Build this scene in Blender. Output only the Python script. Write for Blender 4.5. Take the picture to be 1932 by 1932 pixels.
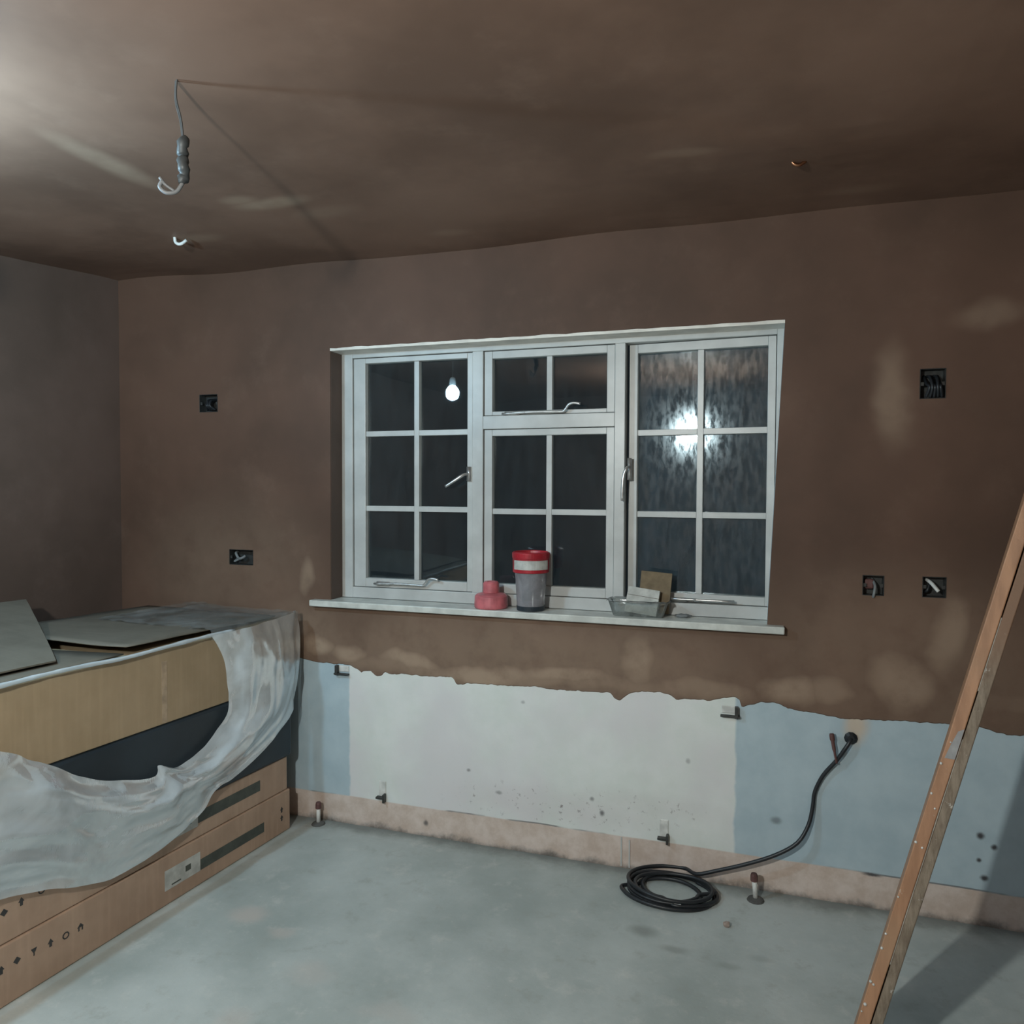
import bpy, bmesh, math, random
from mathutils import Vector, Matrix, noise
random.seed(7)
S = bpy.context.scene
for o in list(bpy.data.objects): bpy.data.objects.remove(o)
COL = S.collection
R = math.radians

# ------------------------------------------------------------ camera
def cam_axes(yaw, pitch, roll):
    cy, sy, cp, sp = math.cos(yaw), math.sin(yaw), math.cos(pitch), math.sin(pitch)
    f = Vector((sy*cp, cy*cp, sp)); r = Vector((cy, -sy, 0)); u = r.cross(f)
    cr, sr = math.cos(roll), math.sin(roll)
    return cr*r+sr*u, -sr*r+cr*u, f
cam = bpy.data.cameras.new('camera'); co = bpy.data.objects.new('camera', cam); COL.objects.link(co)
r_, u_, f_ = cam_axes(-.3182, -.0307, .0039)
m = Matrix((r_, u_, -f_)).transposed().to_4x4(); m.translation = Vector((0, -2.82, 1.4436)); co.matrix_world = m
cam.sensor_fit = 'HORIZONTAL'; cam.sensor_width = 36; cam.lens = 36*1420/1932; cam.clip_start = .02
S.camera = co

# ------------------------------------------------------------ world, exposure
W = bpy.data.worlds.new('night'); S.world = W; W.use_nodes = True
W.node_tree.nodes['Background'].inputs[0].default_value = (.30, .42, .52, 1)
W.node_tree.nodes['Background'].inputs[1].default_value = .0065
S.view_settings.view_transform = 'Standard'; S.view_settings.look = 'None'
S.view_settings.exposure = 1.75; S.view_settings.gamma = 1; S.view_settings.use_curve_mapping = False
LAMP_A = (-2.01, -1.72, 2.10); LAMP_B = (-.88, -3.05, 1.90)
POW_A, POW_B = 180.0, 450.0         # bulb emission strengths
COL_A, COL_B = (.50, .80, 1.0), (.96, 1.0, .955)

# ------------------------------------------------------------ node helpers
class NT:
    def __init__(s, name):
        s.m = bpy.data.materials.new(name); s.m.use_nodes = True
        s.t = s.m.node_tree; s.n = s.t.nodes; s.l = s.t.links
        s.b = s.n['Principled BSDF']; s.out = s.n['Material Output']
        s.tc = s.n.new('ShaderNodeTexCoord')
    def link(s, a, b): s.l.new(a, b)
    def val(s, sock, v):
        if isinstance(v, (int, float)): sock.default_value = v
        elif isinstance(v, tuple): sock.default_value = v if len(v) == 4 or len(sock.default_value) == 3 else (*v, 1)
        else: s.link(v, sock)
    def noise(s, scale, detail=4, rough=.55, vec=None, dist=0, out='Fac'):
        k = s.n.new('ShaderNodeTexNoise'); k.inputs['Scale'].default_value = scale
        k.inputs['Detail'].default_value = detail; k.inputs['Roughness'].default_value = rough
        k.inputs['Distortion'].default_value = dist
        s.link(vec if vec else s.tc.outputs['Object'], k.inputs['Vector']); return k.outputs[out]
    def map(s, sc=(1, 1, 1), loc=(0, 0, 0), vec=None):
        k = s.n.new('ShaderNodeMapping'); k.inputs['Scale'].default_value = sc; k.inputs['Location'].default_value = loc
        s.link(vec if vec else s.tc.outputs['Object'], k.inputs['Vector']); return k.outputs[0]
    def math(s, op, a, b=0, c=None, clamp=False):
        k = s.n.new('ShaderNodeMath'); k.operation = op; k.use_clamp = clamp
        s.val(k.inputs[0], a); s.val(k.inputs[1], b)
        if c is not None: s.val(k.inputs[2], c)
        return k.outputs[0]
    def ramp(s, fac, lo, hi, a=0., b=1., smooth=True):
        k = s.n.new('ShaderNodeMapRange'); k.interpolation_type = 'SMOOTHSTEP' if smooth else 'LINEAR'
        s.link(fac, k.inputs[0]); k.inputs[1].default_value = lo; k.inputs[2].default_value = hi
        k.inputs[3].default_value = a; k.inputs[4].default_value = b; return k.outputs[0]
    def mix(s, fac, a, b):
        k = s.n.new('ShaderNodeMix'); k.data_type = 'RGBA'
        s.val(k.inputs[0], fac); s.val(k.inputs[6], a); s.val(k.inputs[7], b); return k.outputs[2]
    def bump(s, h, strength=.3, dist=.01):
        k = s.n.new('ShaderNodeBump'); k.inputs['Strength'].default_value = strength; k.inputs['Distance'].default_value = dist
        s.link(h, k.inputs['Height']); s.link(k.outputs[0], s.b.inputs['Normal'])
    def xyz(s, vec=None):
        k = s.n.new('ShaderNodeSeparateXYZ'); s.link(vec if vec else s.tc.outputs['Object'], k.inputs[0]); return k.outputs
    def warped(s, amt, scale):
        nz = s.noise(scale, 3, .6, out='Color')
        a = s.n.new('ShaderNodeVectorMath'); a.operation = 'SUBTRACT'; s.link(nz, a.inputs[0]); a.inputs[1].default_value = (.5, .5, .5)
        b = s.n.new('ShaderNodeVectorMath'); b.operation = 'SCALE'; s.link(a.outputs[0], b.inputs[0]); b.inputs['Scale'].default_value = amt
        c = s.n.new('ShaderNodeVectorMath'); c.operation = 'ADD'; s.link(b.outputs[0], c.inputs[0]); s.link(s.tc.outputs['Object'], c.inputs[1])
        return c.outputs[0]
    def blobs(s, vec, items):
        """soft dried / damp patches and other painted tones: (cx, cy, cz, rx, ry, rz, strength)"""
        acc = None
        for cx, cy, cz, rx, ry, rz, st in items:
            v = s.map((1/rx, 1/ry, 1/rz), (-cx/rx, -cy/ry, -cz/rz), vec)
            k = s.n.new('ShaderNodeVectorMath'); k.operation = 'LENGTH'; s.link(v, k.inputs[0])
            f = s.ramp(k.outputs['Value'], .25, 1.25, st, 0)
            acc = f if acc is None else s.math('MAXIMUM', acc, f)
        return acc
def lin(r, g, b):
    f = lambda c: (c/255/12.92) if c/255 <= .04045 else ((c/255+.055)/1.055)**2.4
    return (f(r), f(g), f(b))
def simple(name, col, rough=.6, metal=0., var=.12, scale=25, bump=0, **kw):
    t = NT(name); n = t.noise(scale)
    dk = tuple(c*(1-var*2) for c in col); lt = tuple(min(1, c*(1+var)) for c in col)
    t.link(t.mix(t.ramp(n, .3, .7), dk, lt), t.b.inputs['Base Color'])
    t.b.inputs['Roughness'].default_value = rough; t.b.inputs['Metallic'].default_value = metal
    for k, v in kw.items(): t.b.inputs[k.replace('_', ' ')].default_value = v
    if bump: t.bump(t.noise(scale*3), bump, .004)
    return t.m

# --- plaster
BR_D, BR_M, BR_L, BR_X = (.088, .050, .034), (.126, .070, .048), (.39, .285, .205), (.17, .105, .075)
CE_D, CE_M, CE_X = (.160, .096, .068), (.225, .137, .098), (.27, .175, .13)
def plaster(name, patches, dist=.35, cols=None):
    BR_D, BR_M, BR_X = cols or (globals()['BR_D'], globals()['BR_M'], globals()['BR_X'])
    t = NT(name); w = t.warped(dist, 3.0)
    big = t.noise(1.3, 5, .6); base = t.mix(t.ramp(big, .35, .65), BR_D, BR_M)
    n2 = t.noise(5, 6, .65)
    base = t.mix(t.math('MULTIPLY', t.ramp(n2, .5, .75), .35), base, BR_X)
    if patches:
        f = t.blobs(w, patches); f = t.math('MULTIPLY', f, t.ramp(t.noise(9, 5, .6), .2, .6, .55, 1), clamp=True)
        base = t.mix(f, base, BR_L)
    t.link(base, t.b.inputs['Base Color'])
    t.b.inputs['Roughness'].default_value = .62; t.b.inputs['Specular IOR Level'].default_value = .3
    t.bump(t.noise(2.2, 3, .5, t.map((1, 1, 1))), .25, .03)
    return t.m
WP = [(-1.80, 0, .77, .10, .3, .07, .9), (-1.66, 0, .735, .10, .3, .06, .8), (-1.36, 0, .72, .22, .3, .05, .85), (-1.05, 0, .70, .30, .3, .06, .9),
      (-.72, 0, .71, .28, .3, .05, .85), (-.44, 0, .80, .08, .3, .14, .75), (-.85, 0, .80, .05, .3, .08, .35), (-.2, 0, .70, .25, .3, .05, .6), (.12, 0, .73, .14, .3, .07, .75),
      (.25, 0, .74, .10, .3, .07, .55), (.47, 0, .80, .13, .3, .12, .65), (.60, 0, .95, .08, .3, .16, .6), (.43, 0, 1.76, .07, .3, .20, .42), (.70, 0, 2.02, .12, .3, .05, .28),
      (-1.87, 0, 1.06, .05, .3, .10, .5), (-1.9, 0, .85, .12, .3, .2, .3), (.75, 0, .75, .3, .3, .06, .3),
      (-.9, 0, .74, 1.25, .3, .30, .42), (.45, 0, .80, .75, .3, .42, .26), (-2.25, 0, 1.0, .6, .3, .45, .22), (-1.9, 0, .80, .35, .3, .22, .4), (-.95, 0, .69, 1.1, .3, .07, .62)]  # broad low band: partly dried plaster, partly brighter light painted in
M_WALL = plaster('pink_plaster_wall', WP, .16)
CP = [(-1.57, -.65, 2.4, .16, .05, 1, .75), (-1.66, -.70, 2.4, .08, .04, 1, .5), (-1.84, -1.05, 2.4, .06, .22, 1, .55), (-2.08, -.42, 2.4, .14, .05, 1, .35),
      (-.22, -.62, 2.4, .10, .03, 1, .35), (.29, -.17, 2.4, .12, .05, 1, .22), (-1.11, -.20, 2.4, .10, .04, 1, .2), (-1.45, -.52, 2.4, .14, .06, 1, .25)]  # paler elongated patches on the ceiling
M_CEIL = plaster('pink_plaster_ceiling', CP, .05, (CE_D, CE_M, CE_X))
M_SIDE = plaster('pink_plaster_side', [], .3, ((.10, .070, .056), (.14, .096, .078), (.17, .12, .10)))

# --- old painted wall with radiator ghost (white panel, pale blue around, beige strip at the floor)
def old_wall():
    t = NT('old_painted_wall'); X, Y, Z = t.xyz(); wv = t.warped(.03, 9); wx, wy, wz = t.xyz(wv)
    n = t.noise(6, 5, .6); n2 = t.noise(30, 5, .65)
    white = t.mix(t.ramp(n, .3, .7), (.69, .74, .70), (.77, .80, .78))
    dirt = t.blobs(wv, [(-.75, 0, .20, .5, .3, .08, 1), (-.4, 0, .25, .3, .3, .06, .7)])
    spots = t.math('MULTIPLY', dirt, t.ramp(t.noise(38, 4, .7), .58, .7))
    white = t.mix(t.ramp(t.noise(2.2, 3), .4, .65, 0, .8), white, (.70, .685, .70))
    white = t.mix(t.math('MULTIPLY', dirt, .35), white, (.60, .55, .56))
    white = t.mix(spots, white, (.15, .12, .12))
    blue = t.mix(t.ramp(n, .3, .7), (.40, .51, .565), (.48, .59, .64))
    fx = t.math('MULTIPLY', t.ramp(wx, -1.665, -1.652), t.ramp(wx, -.078, -.066, 1, 0))
    c = t.mix(fx, blue, white)
    beige = t.mix(t.ramp(t.noise(11, 5, .7), .3, .7), (.55, .44, .37), (.70, .60, .54))
    # grime creeping up from the floor
    g = t.math('ADD', Z, t.math('MULTIPLY', t.math('SUBTRACT', t.noise(7, 5, .7), .5), .11))
    beige = t.mix(t.ramp(g, -.015, .028, .9, 0), beige, (.085, .085, .08))
    zl = t.math('ADD', Z, t.math('MULTIPLY', t.math('SUBTRACT', t.noise(2, 2), .5), .02))
    c = t.mix(t.ramp(zl, .118, .124, 1, 0), c, beige)
    line = t.math('MULTIPLY', t.ramp(t.math('ABSOLUTE', t.math('SUBTRACT', zl, .122)), .0015, .004, 1, 0), t.ramp(t.noise(3.3, 3), .5, .6))
    c = t.mix(t.math('MULTIPLY', line, .7), c, (.09, .09, .09))
    # bare smear of plaster and rust around the cable hole
    pl = t.blobs(wv, [(.325, 0, .63, .045, .3, .07, 1)])
    c = t.mix(t.math('MULTIPLY', pl, .85), c, (.60, .48, .36))
    # knocks and screw holes
    hs = [(.708, 0, .302, .014, .3, .014, 1), (.748, 0, .269, .011, .3, .011, 1), (.705, 0, .22, .009, .3, .009, 1), (.722, 0, .162, .014, .3, .012, 1),
          (.07, 0, .262, .022, .3, .016, .55), (-1.11, 0, .30, .01, .3, .008, .6), (-.56, 0, .20, .011, .3, .014, .8), (-.60, 0, .25, .011, .3, .01, .6), (.385, 0, .118, .035, .3, .008, .95),
          (-1.30, 0, .055, .013, .3, .014, .8), (-.24, 0, .44, .01, .3, .012, .4), (-.98, 0, .225, .016, .3, .009, .5), (-.88, 0, .60, .01, .3, .008, .4)]
    c = t.mix(t.blobs(t.warped(.006, 60), hs), c, (.06, .06, .065))
    t.link(c, t.b.inputs['Base Color']); t.b.inputs['Roughness'].default_value = .55
    t.bump(n2, .15, .004); return t.m
M_OLD = old_wall()

def floor_mat():
    t = NT('screed_floor'); w = t.warped(.12, 5)
    a = t.noise(1.6, 6, .6); b = t.noise(9, 6, .7); c = t.noise(60, 4, .7)
    col = t.mix(t.ramp(a, .3, .7), (.34, .385, .37), (.53, .575, .56))
    col = t.mix(t.ramp(b, .52, .75, 0, .45), col, (.66, .66, .62))
    col = t.mix(t.ramp(b, .30, .46, .5, 0), col, (.33, .345, .32))
    col = t.mix(t.ramp(c, .62, .75, 0, .35), col, (.7, .7, .67))
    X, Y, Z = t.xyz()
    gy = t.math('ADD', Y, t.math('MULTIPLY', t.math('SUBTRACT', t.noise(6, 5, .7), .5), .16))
    col = t.mix(t.ramp(gy, -.10, .0, 0, .75), col, (.16, .175, .165))       # uneven darker band along the wall
    pk = t.blobs(w, [(-1.62, -.72, 0, .08, .06, 1, .7), (-1.45, -.78, 0, .05, .035, 1, .5), (-1.25, -.9, 0, .08, .06, 1, .35), (-.95, -1.0, 0, .1, .05, 1, .3), (-1.35, -1.15, 0, .06, .05, 1, .4)])
    col = t.mix(pk, col, (.55, .50, .46))
    dk = t.blobs(t.warped(.03, 12), [(-.345, -.385, 0, .055, .035, 1, .6), (-.235, -.455, 0, .05, .022, 1, .5), (-.07, -.49, 0, .045, .018, 1, .35), (.02, -.42, 0, .04, .02, 1, .25)])
    col = t.mix(dk, col, (.2, .21, .195))
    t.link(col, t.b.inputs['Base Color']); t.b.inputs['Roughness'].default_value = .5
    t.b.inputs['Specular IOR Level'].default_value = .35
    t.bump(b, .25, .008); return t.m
M_FLOOR = floor_mat()

M_PAINT = simple('white_gloss_paint', (.52, .535, .525), .35, var=.06, scale=8)
M_SOFFIT = simple('cream_painted_soffit', (.82, .79, .72), .6, var=.08, scale=12, bump=.2)
M_STEEL = simple('satin_silver_metal', (.72, .72, .71), .36, .85)
M_GALV = simple('galvanised_box', (.07, .072, .07), .5, .6, scale=60)
M_DARK = simple('dark_void', (.012, .012, .013), .9)
M_BLACK = simple('black_cable_sheath', (.018, .021, .025), .42)
M_GREYC = simple('grey_cable_sheath', (.20, .215, .22), .5)
M_COPPER = simple('copper', (.42, .21, .12), .35, 1.0)
M_WHITEP = simple('white_plastic', (.70, .71, .68), .35)
M_PINK = simple('pink_plastic', (.56, .15, .17), .4, Subsurface_Weight=.0)
M_RED = simple('red_plastic', (.42, .022, .035), .35)
M_PAPER = simple('white_paper_label', (.52, .53, .50), .7)
M_INK = simple('dark_printing_ink', (.045, .045, .045), .7)
M_GREYINK = simple('grey_green_printed_strip', (.075, .085, .072), .6)
M_RUST = simple('red_brown_rubber', (.13, .06, .055), .6)
M_RUBBLE = simple('plaster_crumb', (.35, .28, .24), .9)

def cardboard(name, lo, hi):
    t = NT(name); v = t.map((3, 3, 60)); n = t.noise(6, 4, .6); st = t.noise(4, 3, .5, t.map((1, 14, 1)))
    c = t.mix(t.ramp(n, .25, .75), lo, hi); c = t.mix(t.ramp(st, .4, .8, 0, .25), c, tuple(x*1.25 for x in hi))
    t.link(c, t.b.inputs['Base Color']); t.b.inputs['Roughness'].default_value = .7; t.bump(n, .15, .01); return t.m
M_CARD = cardboard('brown_cardboard', (.38, .26, .185), (.47, .33, .24))
M_CARD2 = cardboard('tan_cardboard', (.36, .27, .165), (.42, .32, .205))
M_CARDG = cardboard('dusty_cardboard', (.125, .115, .092), (.17, .158, .128))
M_NAVY = simple('dark_blue_wrap', (.022, .034, .045), .45, scale=6)

def wood():
    t = NT('orange_painted_timber'); n = t.noise(3, 5, .6, t.map((14, 14, 2))); s = t.noise(30, 5, .75, t.map((1, 1, .7)))
    c = t.mix(t.ramp(n, .3, .7), (.30, .155, .085), (.42, .225, .125))
    c = t.mix(t.ramp(t.noise(2.4, 3), .52, .68, 0, .75), c, (.36, .22, .13))
    c = t.mix(t.ramp(s, .66, .74), c, (.6, .55, .47))
    t.link(c, t.b.inputs['Base Color']); t.b.inputs['Roughness'].default_value = .55; t.bump(s, .2, .005); return t.m
def wood2():
    t = NT('weathered_grey_brown_timber'); n = t.noise(5, 6, .7, t.map((14, 14, 2.5))); s = t.noise(26, 5, .75)
    c = t.mix(t.ramp(n, .3, .7), (.13, .095, .065), (.26, .21, .155))
    X, Y, Z = t.xyz(); hi = t.ramp(Z, .95, 1.15)
    c = t.mix(hi, c, (.20, .115, .07))
    c = t.mix(t.ramp(s, .62, .72), c, (.48, .46, .41))
    t.link(c, t.b.inputs['Base Color']); t.b.inputs['Roughness'].default_value = .65; t.bump(s, .2, .005); return t.m
M_WOOD, M_WOOD2 = wood(), wood2()

def film(name, col, alo, ahi, scale, rough=.18, gloss=.8):
    """thin plastic film: part clear, part milky, with sheen"""
    t = NT(name); n = t.noise(scale, 4, .6, dist=.6)
    tr = t.n.new('ShaderNodeBsdfTransparent'); tr.inputs[0].default_value = (.93, .95, .95, 1)
    df = t.n.new('ShaderNodeBsdfDiffuse'); df.inputs[0].default_value = (*col, 1)
    tl = t.n.new('ShaderNodeBsdfTranslucent'); tl.inputs[0].default_value = (*col, 1)
    gl = t.n.new('ShaderNodeBsdfGlossy'); gl.inputs[0].default_value = (1, 1, 1, 1); gl.inputs['Roughness'].default_value = rough
    bp = t.n.new('ShaderNodeBump'); bp.inputs['Strength'].default_value = .12; bp.inputs['Distance'].default_value = .01
    t.link(t.noise(scale*2.5, 4, .6, dist=1.2), bp.inputs['Height'])
    for k in (df, gl): t.link(bp.outputs[0], k.inputs['Normal'])
    def ms(f, a, b):
        k = t.n.new('ShaderNodeMixShader'); t.val(k.inputs[0], f); t.link(a, k.inputs[1]); t.link(b, k.inputs[2]); return k.outputs[0]
    milky = ms(.25, df.outputs[0], tl.outputs[0])
    a = ms(t.ramp(n, .3, .7, alo, ahi), tr.outputs[0], milky)
    fr = t.n.new('ShaderNodeFresnel'); fr.inputs[0].default_value = 1.45; t.link(bp.outputs[0], fr.inputs['Normal'])
    g2 = t.n.new('ShaderNodeBsdfGlossy'); g2.inputs['Roughness'].default_value = .09
    a = ms(t.math('MULTIPLY', fr.outputs[0], gloss, clamp=True), a, gl.outputs[0])
    t.link(ms(t.math('MULTIPLY', fr.outputs[0], .18, clamp=True), a, g2.outputs[0]), t.out.inputs[0])
    return t.m
M_SHEET = film('polythene_sheet', (.80, .89, .94), .55, .96, 4, .24, .42)
M_TOPFILM = film('polythene_over_top', (.50, .54, .54), .12, .42, 6, .2, .4)
M_CLEAR = film('clear_plastic', (.50, .54, .53), .04, .28, 25, .1)
M_CLEAR2 = film('hazy_tub_plastic', (.38, .38, .41), .55, .85, 14, .12)

def glass(name, haze, rough, col):
    t = NT(name)
    tr = t.n.new('ShaderNodeBsdfTransparent'); tr.inputs[0].default_value = (.9, .95, .95, 1)
    df = t.n.new('ShaderNodeBsdfDiffuse'); df.inputs[0].default_value = (*col, 1)
    gl = t.n.new('ShaderNodeBsdfGlossy'); gl.inputs['Roughness'].default_value = .012
    g2 = t.n.new('ShaderNodeBsdfGlossy'); g2.inputs['Roughness'].default_value = rough; g2.inputs[0].default_value = (.75, .9, 1, 1)
    def ms(f, a, b):
        k = t.n.new('ShaderNodeMixShader'); t.val(k.inputs[0], f); t.link(a, k.inputs[1]); t.link(b, k.inputs[2]); return k.outputs[0]
    n = t.noise(5, 5, .65, t.map((5, 1, 1.0)), 1.0); n3 = t.noise(22, 4, .7, t.map((2.2, 1, .8)))
    h = t.math('MULTIPLY', t.ramp(n, .25, .75, .4, 1), haze, clamp=True)
    a = ms(h, tr.outputs[0], df.outputs[0])
    fr = t.n.new('ShaderNodeFresnel'); fr.inputs[0].default_value = 1.5
    a = ms(fr.outputs[0], a, gl.outputs[0])
    if rough > .05:
        a = ms(t.math('MULTIPLY', t.ramp(n3, .40, .62, .06, 1), .075), a, g2.outputs[0])
    t.link(a, t.out.inputs[0]); return t.m
M_GLASS = glass('window_glass', .02, .03, (.5, .6, .65))
M_GLASS2 = glass('condensation_streaked_glass', .06, .085, (.40, .60, .75))

def emis(name, col, st):
    t = NT(name); e = t.n.new('ShaderNodeEmission'); e.inputs[0].default_value = (*col, 1); e.inputs[1].default_value = st
    t.link(e.outputs[0], t.out.inputs[0]); return t.m

# ------------------------------------------------------------ mesh helpers
def obj(name, bm, mat, parent=None, smooth=False, bevel=0, solid=0, subsurf=0, loc=None):
    me = bpy.data.meshes.new(name)
    bmesh.ops.recalc_face_normals(bm, faces=bm.faces[:]); bm.to_mesh(me); bm.free()
    for mm in (mat if isinstance(mat, (list, tuple)) else [mat]): me.materials.append(mm)
    if smooth:
        for p in me.polygons: p.use_smooth = True
    o = bpy.data.objects.new(name, me); COL.objects.link(o)
    if parent: o.parent = parent; o.matrix_parent_inverse = Matrix.Translation(-parent.location) if not parent.parent else Matrix.Identity(4)
    if solid: k = o.modifiers.new('s', 'SOLIDIFY'); k.thickness = solid; k.offset = 0
    if subsurf: k = o.modifiers.new('ss', 'SUBSURF'); k.levels = k.render_levels = subsurf
    if bevel: k = o.modifiers.new('b', 'BEVEL'); k.width = bevel; k.segments = 2; k.limit_method = 'ANGLE'; k.angle_limit = R(40)
    return o
def thing(name, label, cat, loc=(0, 0, 0), group=None):
    o = bpy.data.objects.new(name, None); COL.objects.link(o); o.location = loc; o.empty_display_size = .05
    o['label'] = label; o['category'] = cat
    if group: o['group'] = group
    return o
def tag(o, label, cat, group=None):
    o['label'] = label; o['category'] = cat
    if group: o['group'] = group
    return o
def struct(o): o['kind'] = 'structure'; return o
def box(bm, x0, x1, y0, y1, z0, z1, M=None, mi=0):
    vs = [Vector((x, y, z)) for x in (x0, x1) for y in (y0, y1) for z in (z0, z1)]
    if M: vs = [M @ v for v in vs]
    v = [bm.verts.new(p) for p in vs]
    for f in ((0, 1, 3, 2), (4, 6, 7, 5), (0, 4, 5, 1), (2, 3, 7, 6), (0, 2, 6, 4), (1, 5, 7, 3)):
        k = bm.faces.new([v[i] for i in f]); k.material_index = mi
    return v
def B(*a, **k): bm = bmesh.new(); box(bm, *a, **k); return bm
def tube(bm, pts, r, n=10, cap=True):
    pts = [Vector(p) for p in pts]; rings = []; prev = None
    rr = r if isinstance(r, (list, tuple)) else [r]*len(pts)
    for i, p in enumerate(pts):
        t = (pts[min(i+1, len(pts)-1)]-pts[max(i-1, 0)]).normalized()
        a = prev if prev is not None else (Vector((0, 0, 1)) if abs(t.z) < .9 else Vector((1, 0, 0)))
        u = (a - t*a.dot(t)).normalized(); w = t.cross(u); prev = u
        rings.append([bm.verts.new(p+(u*math.cos(2*math.pi*k/n)+w*math.sin(2*math.pi*k/n))*rr[i]) for k in range(n)])
    for a, b in zip(rings, rings[1:]):
        for k in range(n): bm.faces.new((a[k], a[(k+1) % n], b[(k+1) % n], b[k]))
    if cap: bm.faces.new(rings[0][::-1]); bm.faces.new(rings[-1])
def spline(pts, k=8):
    P = [Vector(p) for p in pts]; P = [2*P[0]-P[1]]+P+[2*P[-1]-P[-2]]; out = []
    for i in range(1, len(P)-2):
        for j in range(k):
            t = j/k; a, b, c, d = P[i-1:i+3]
            out.append(.5*((2*b)+(c-a)*t+(2*a-5*b+4*c-d)*t*t+(3*b-a-3*c+d)*t**3))
    out.append(P[-2]); return out
def lathe(bm, prof, c, n=32, cap=True, M=None):
    rings = []
    for r, z in prof:
        rings.append([bm.verts.new((M @ Vector((r*math.cos(2*math.pi*k/n), r*math.sin(2*math.pi*k/n), z)) if M else Vector((r*math.cos(2*math.pi*k/n), r*math.sin(2*math.pi*k/n), z)))+Vector(c)) for k in range(n)])
    for a, b in zip(rings, rings[1:]):
        for k in range(n): bm.faces.new((a[k], a[(k+1) % n], b[(k+1) % n], b[k]))
    if cap:
        bm.faces.new(rings[0][::-1]); bm.faces.new(rings[-1])
def poly_prism(bm, pts, off):
    """flat outline extruded by vector off"""
    a = [bm.verts.new(p) for p in pts]; b = [bm.verts.new(Vector(p)+Vector(off)) for p in pts]
    bm.faces.new(a); bm.faces.new(b[::-1]); n = len(a)
    for i in range(n): bm.faces.new((a[i], b[i], b[(i+1) % n], a[(i+1) % n]))

# ------------------------------------------------------------ setting
XL, XR, YF, H = -2.885, 1.0, -4.6, 2.4
WX0, WX1, WZ0, WZ1 = -1.745, .052, .965, 2.035       # window opening
YW = .10                                             # depth of reveal
def xr(z): return .030+(z-.965)*.042                 # right edge of the opening leans a little
struct(obj('floor', B(XL-.1, XR+.1, YF-.1, .25, -.12, 0), M_FLOOR))
bm = bmesh.new()                                     # ceiling, gently uneven
nx, ny = 60, 60
def sag(x, y):
    a = min(1, max(0, (-2.2-x)/.6)); b = min(1, max(0, -y/.7)); return -.048*a*a*(3-2*a)*b*b*(3-2*b)+.012*a*(1-b)
g = [[bm.verts.new((XL-.1+(XR-XL+.2)*i/nx, YF-.1+(.35-YF)*j/ny, H+.018*(noise.noise(Vector((i*.11, j*.13, 3))))+sag(XL-.1+(XR-XL+.2)*i/nx, YF-.1+(.35-YF)*j/ny))) for j in range(ny+1)] for i in range(nx+1)]
for i in range(nx):
    for j in range(ny): bm.faces.new((g[i][j], g[i][j+1], g[i+1][j+1], g[i+1][j]))
up = bmesh.ops.extrude_face_region(bm, geom=bm.faces[:])
for v in up['geom']:
    if isinstance(v, bmesh.types.BMVert): v.co.z = H+.12
struct(obj('ceiling', bm, M_CEIL, smooth=False))
struct(obj('wall_left', B(XL-.15, XL, YF, .25, 0, H+.03), M_SIDE))
struct(obj('wall_right', B(XR, XR+.15, YF, .0, 0, H+.03), M_SIDE))
struct(obj('wall_front', B(XL-.1, XR+.1, YF-.15, YF, 0, H+.03), M_SIDE))

BOXES = [  # (x0, x1, z0, z1) cut-outs for back boxes
    (-2.425, -2.325, 1.785, 1.865), (-2.268, -2.140, 1.098, 1.167), (.337, .405, 1.084, 1.154), (.520, .592, 1.086, 1.156), (.500, .578, 1.748, 1.848)]
def cells(x0, x1, z0, z1, holes, seed_x=(), seed_z=()):
    xs = sorted(set([x0, x1]+[h[k] for h in holes for k in (0, 1)]+list(seed_x))); zs = sorted(set([z0, z1]+[h[k] for h in holes for k in (2, 3)]+list(seed_z)))
    xs = [x for x in xs if x0 <= x <= x1]; zs = [z for z in zs if z0 <= z <= z1]
    for a, b in zip(xs, xs[1:]):
        for c, d in zip(zs, zs[1:]):
            mx, mz = (a+b)/2, (c+d)/2
            if any(h[0] < mx < h[1] and h[2] < mz < h[3] for h in holes): continue
            yield a, b, c, d
def slab(bm, x0, x1, z0, z1, y0, y1, holes, **k):
    """wall slab with real holes: front face, back face and the sides of each hole"""
    C = list(cells(x0, x1, z0, z1, holes, **k)); V = {}
    def v(x, y, z):
        q = (round(x, 5), y, round(z, 5))
        if q not in V: V[q] = bm.verts.new((x, y, z))
        return V[q]
    edges = {}
    for a, b, c, d in C:
        bm.faces.new((v(a, y0, c), v(b, y0, c), v(b, y0, d), v(a, y0, d)))
        bm.faces.new((v(a, y1, c), v(a, y1, d), v(b, y1, d), v(b, y1, c)))
        for e in (((a, c), (b, c)), ((b, c), (b, d)), ((a, d), (b, d)), ((a, c), (a, d))):
            edges[e] = edges.get(e, 0)+1
    for (p, q), n in edges.items():
        if n == 1: bm.faces.new((v(p[0], y0, p[1]), v(q[0], y0, q[1]), v(q[0], y1, q[1]), v(p[0], y1, p[1])))
WIN = (WX0, WX1, WZ0-.025, WZ1)
SK = -.004
bm = bmesh.new(); slab(bm, XL-.1, XR+.1, 0, H+.03, 0, .25, [WIN]+BOXES)
for v in bm.verts:
    if abs(v.co.x-WX1) < 1e-4 and WZ0-.03 < v.co.z < WZ1+.01: v.co.x = xr(v.co.z)
wall = struct(obj('wall_back', bm, M_OLD))
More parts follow.
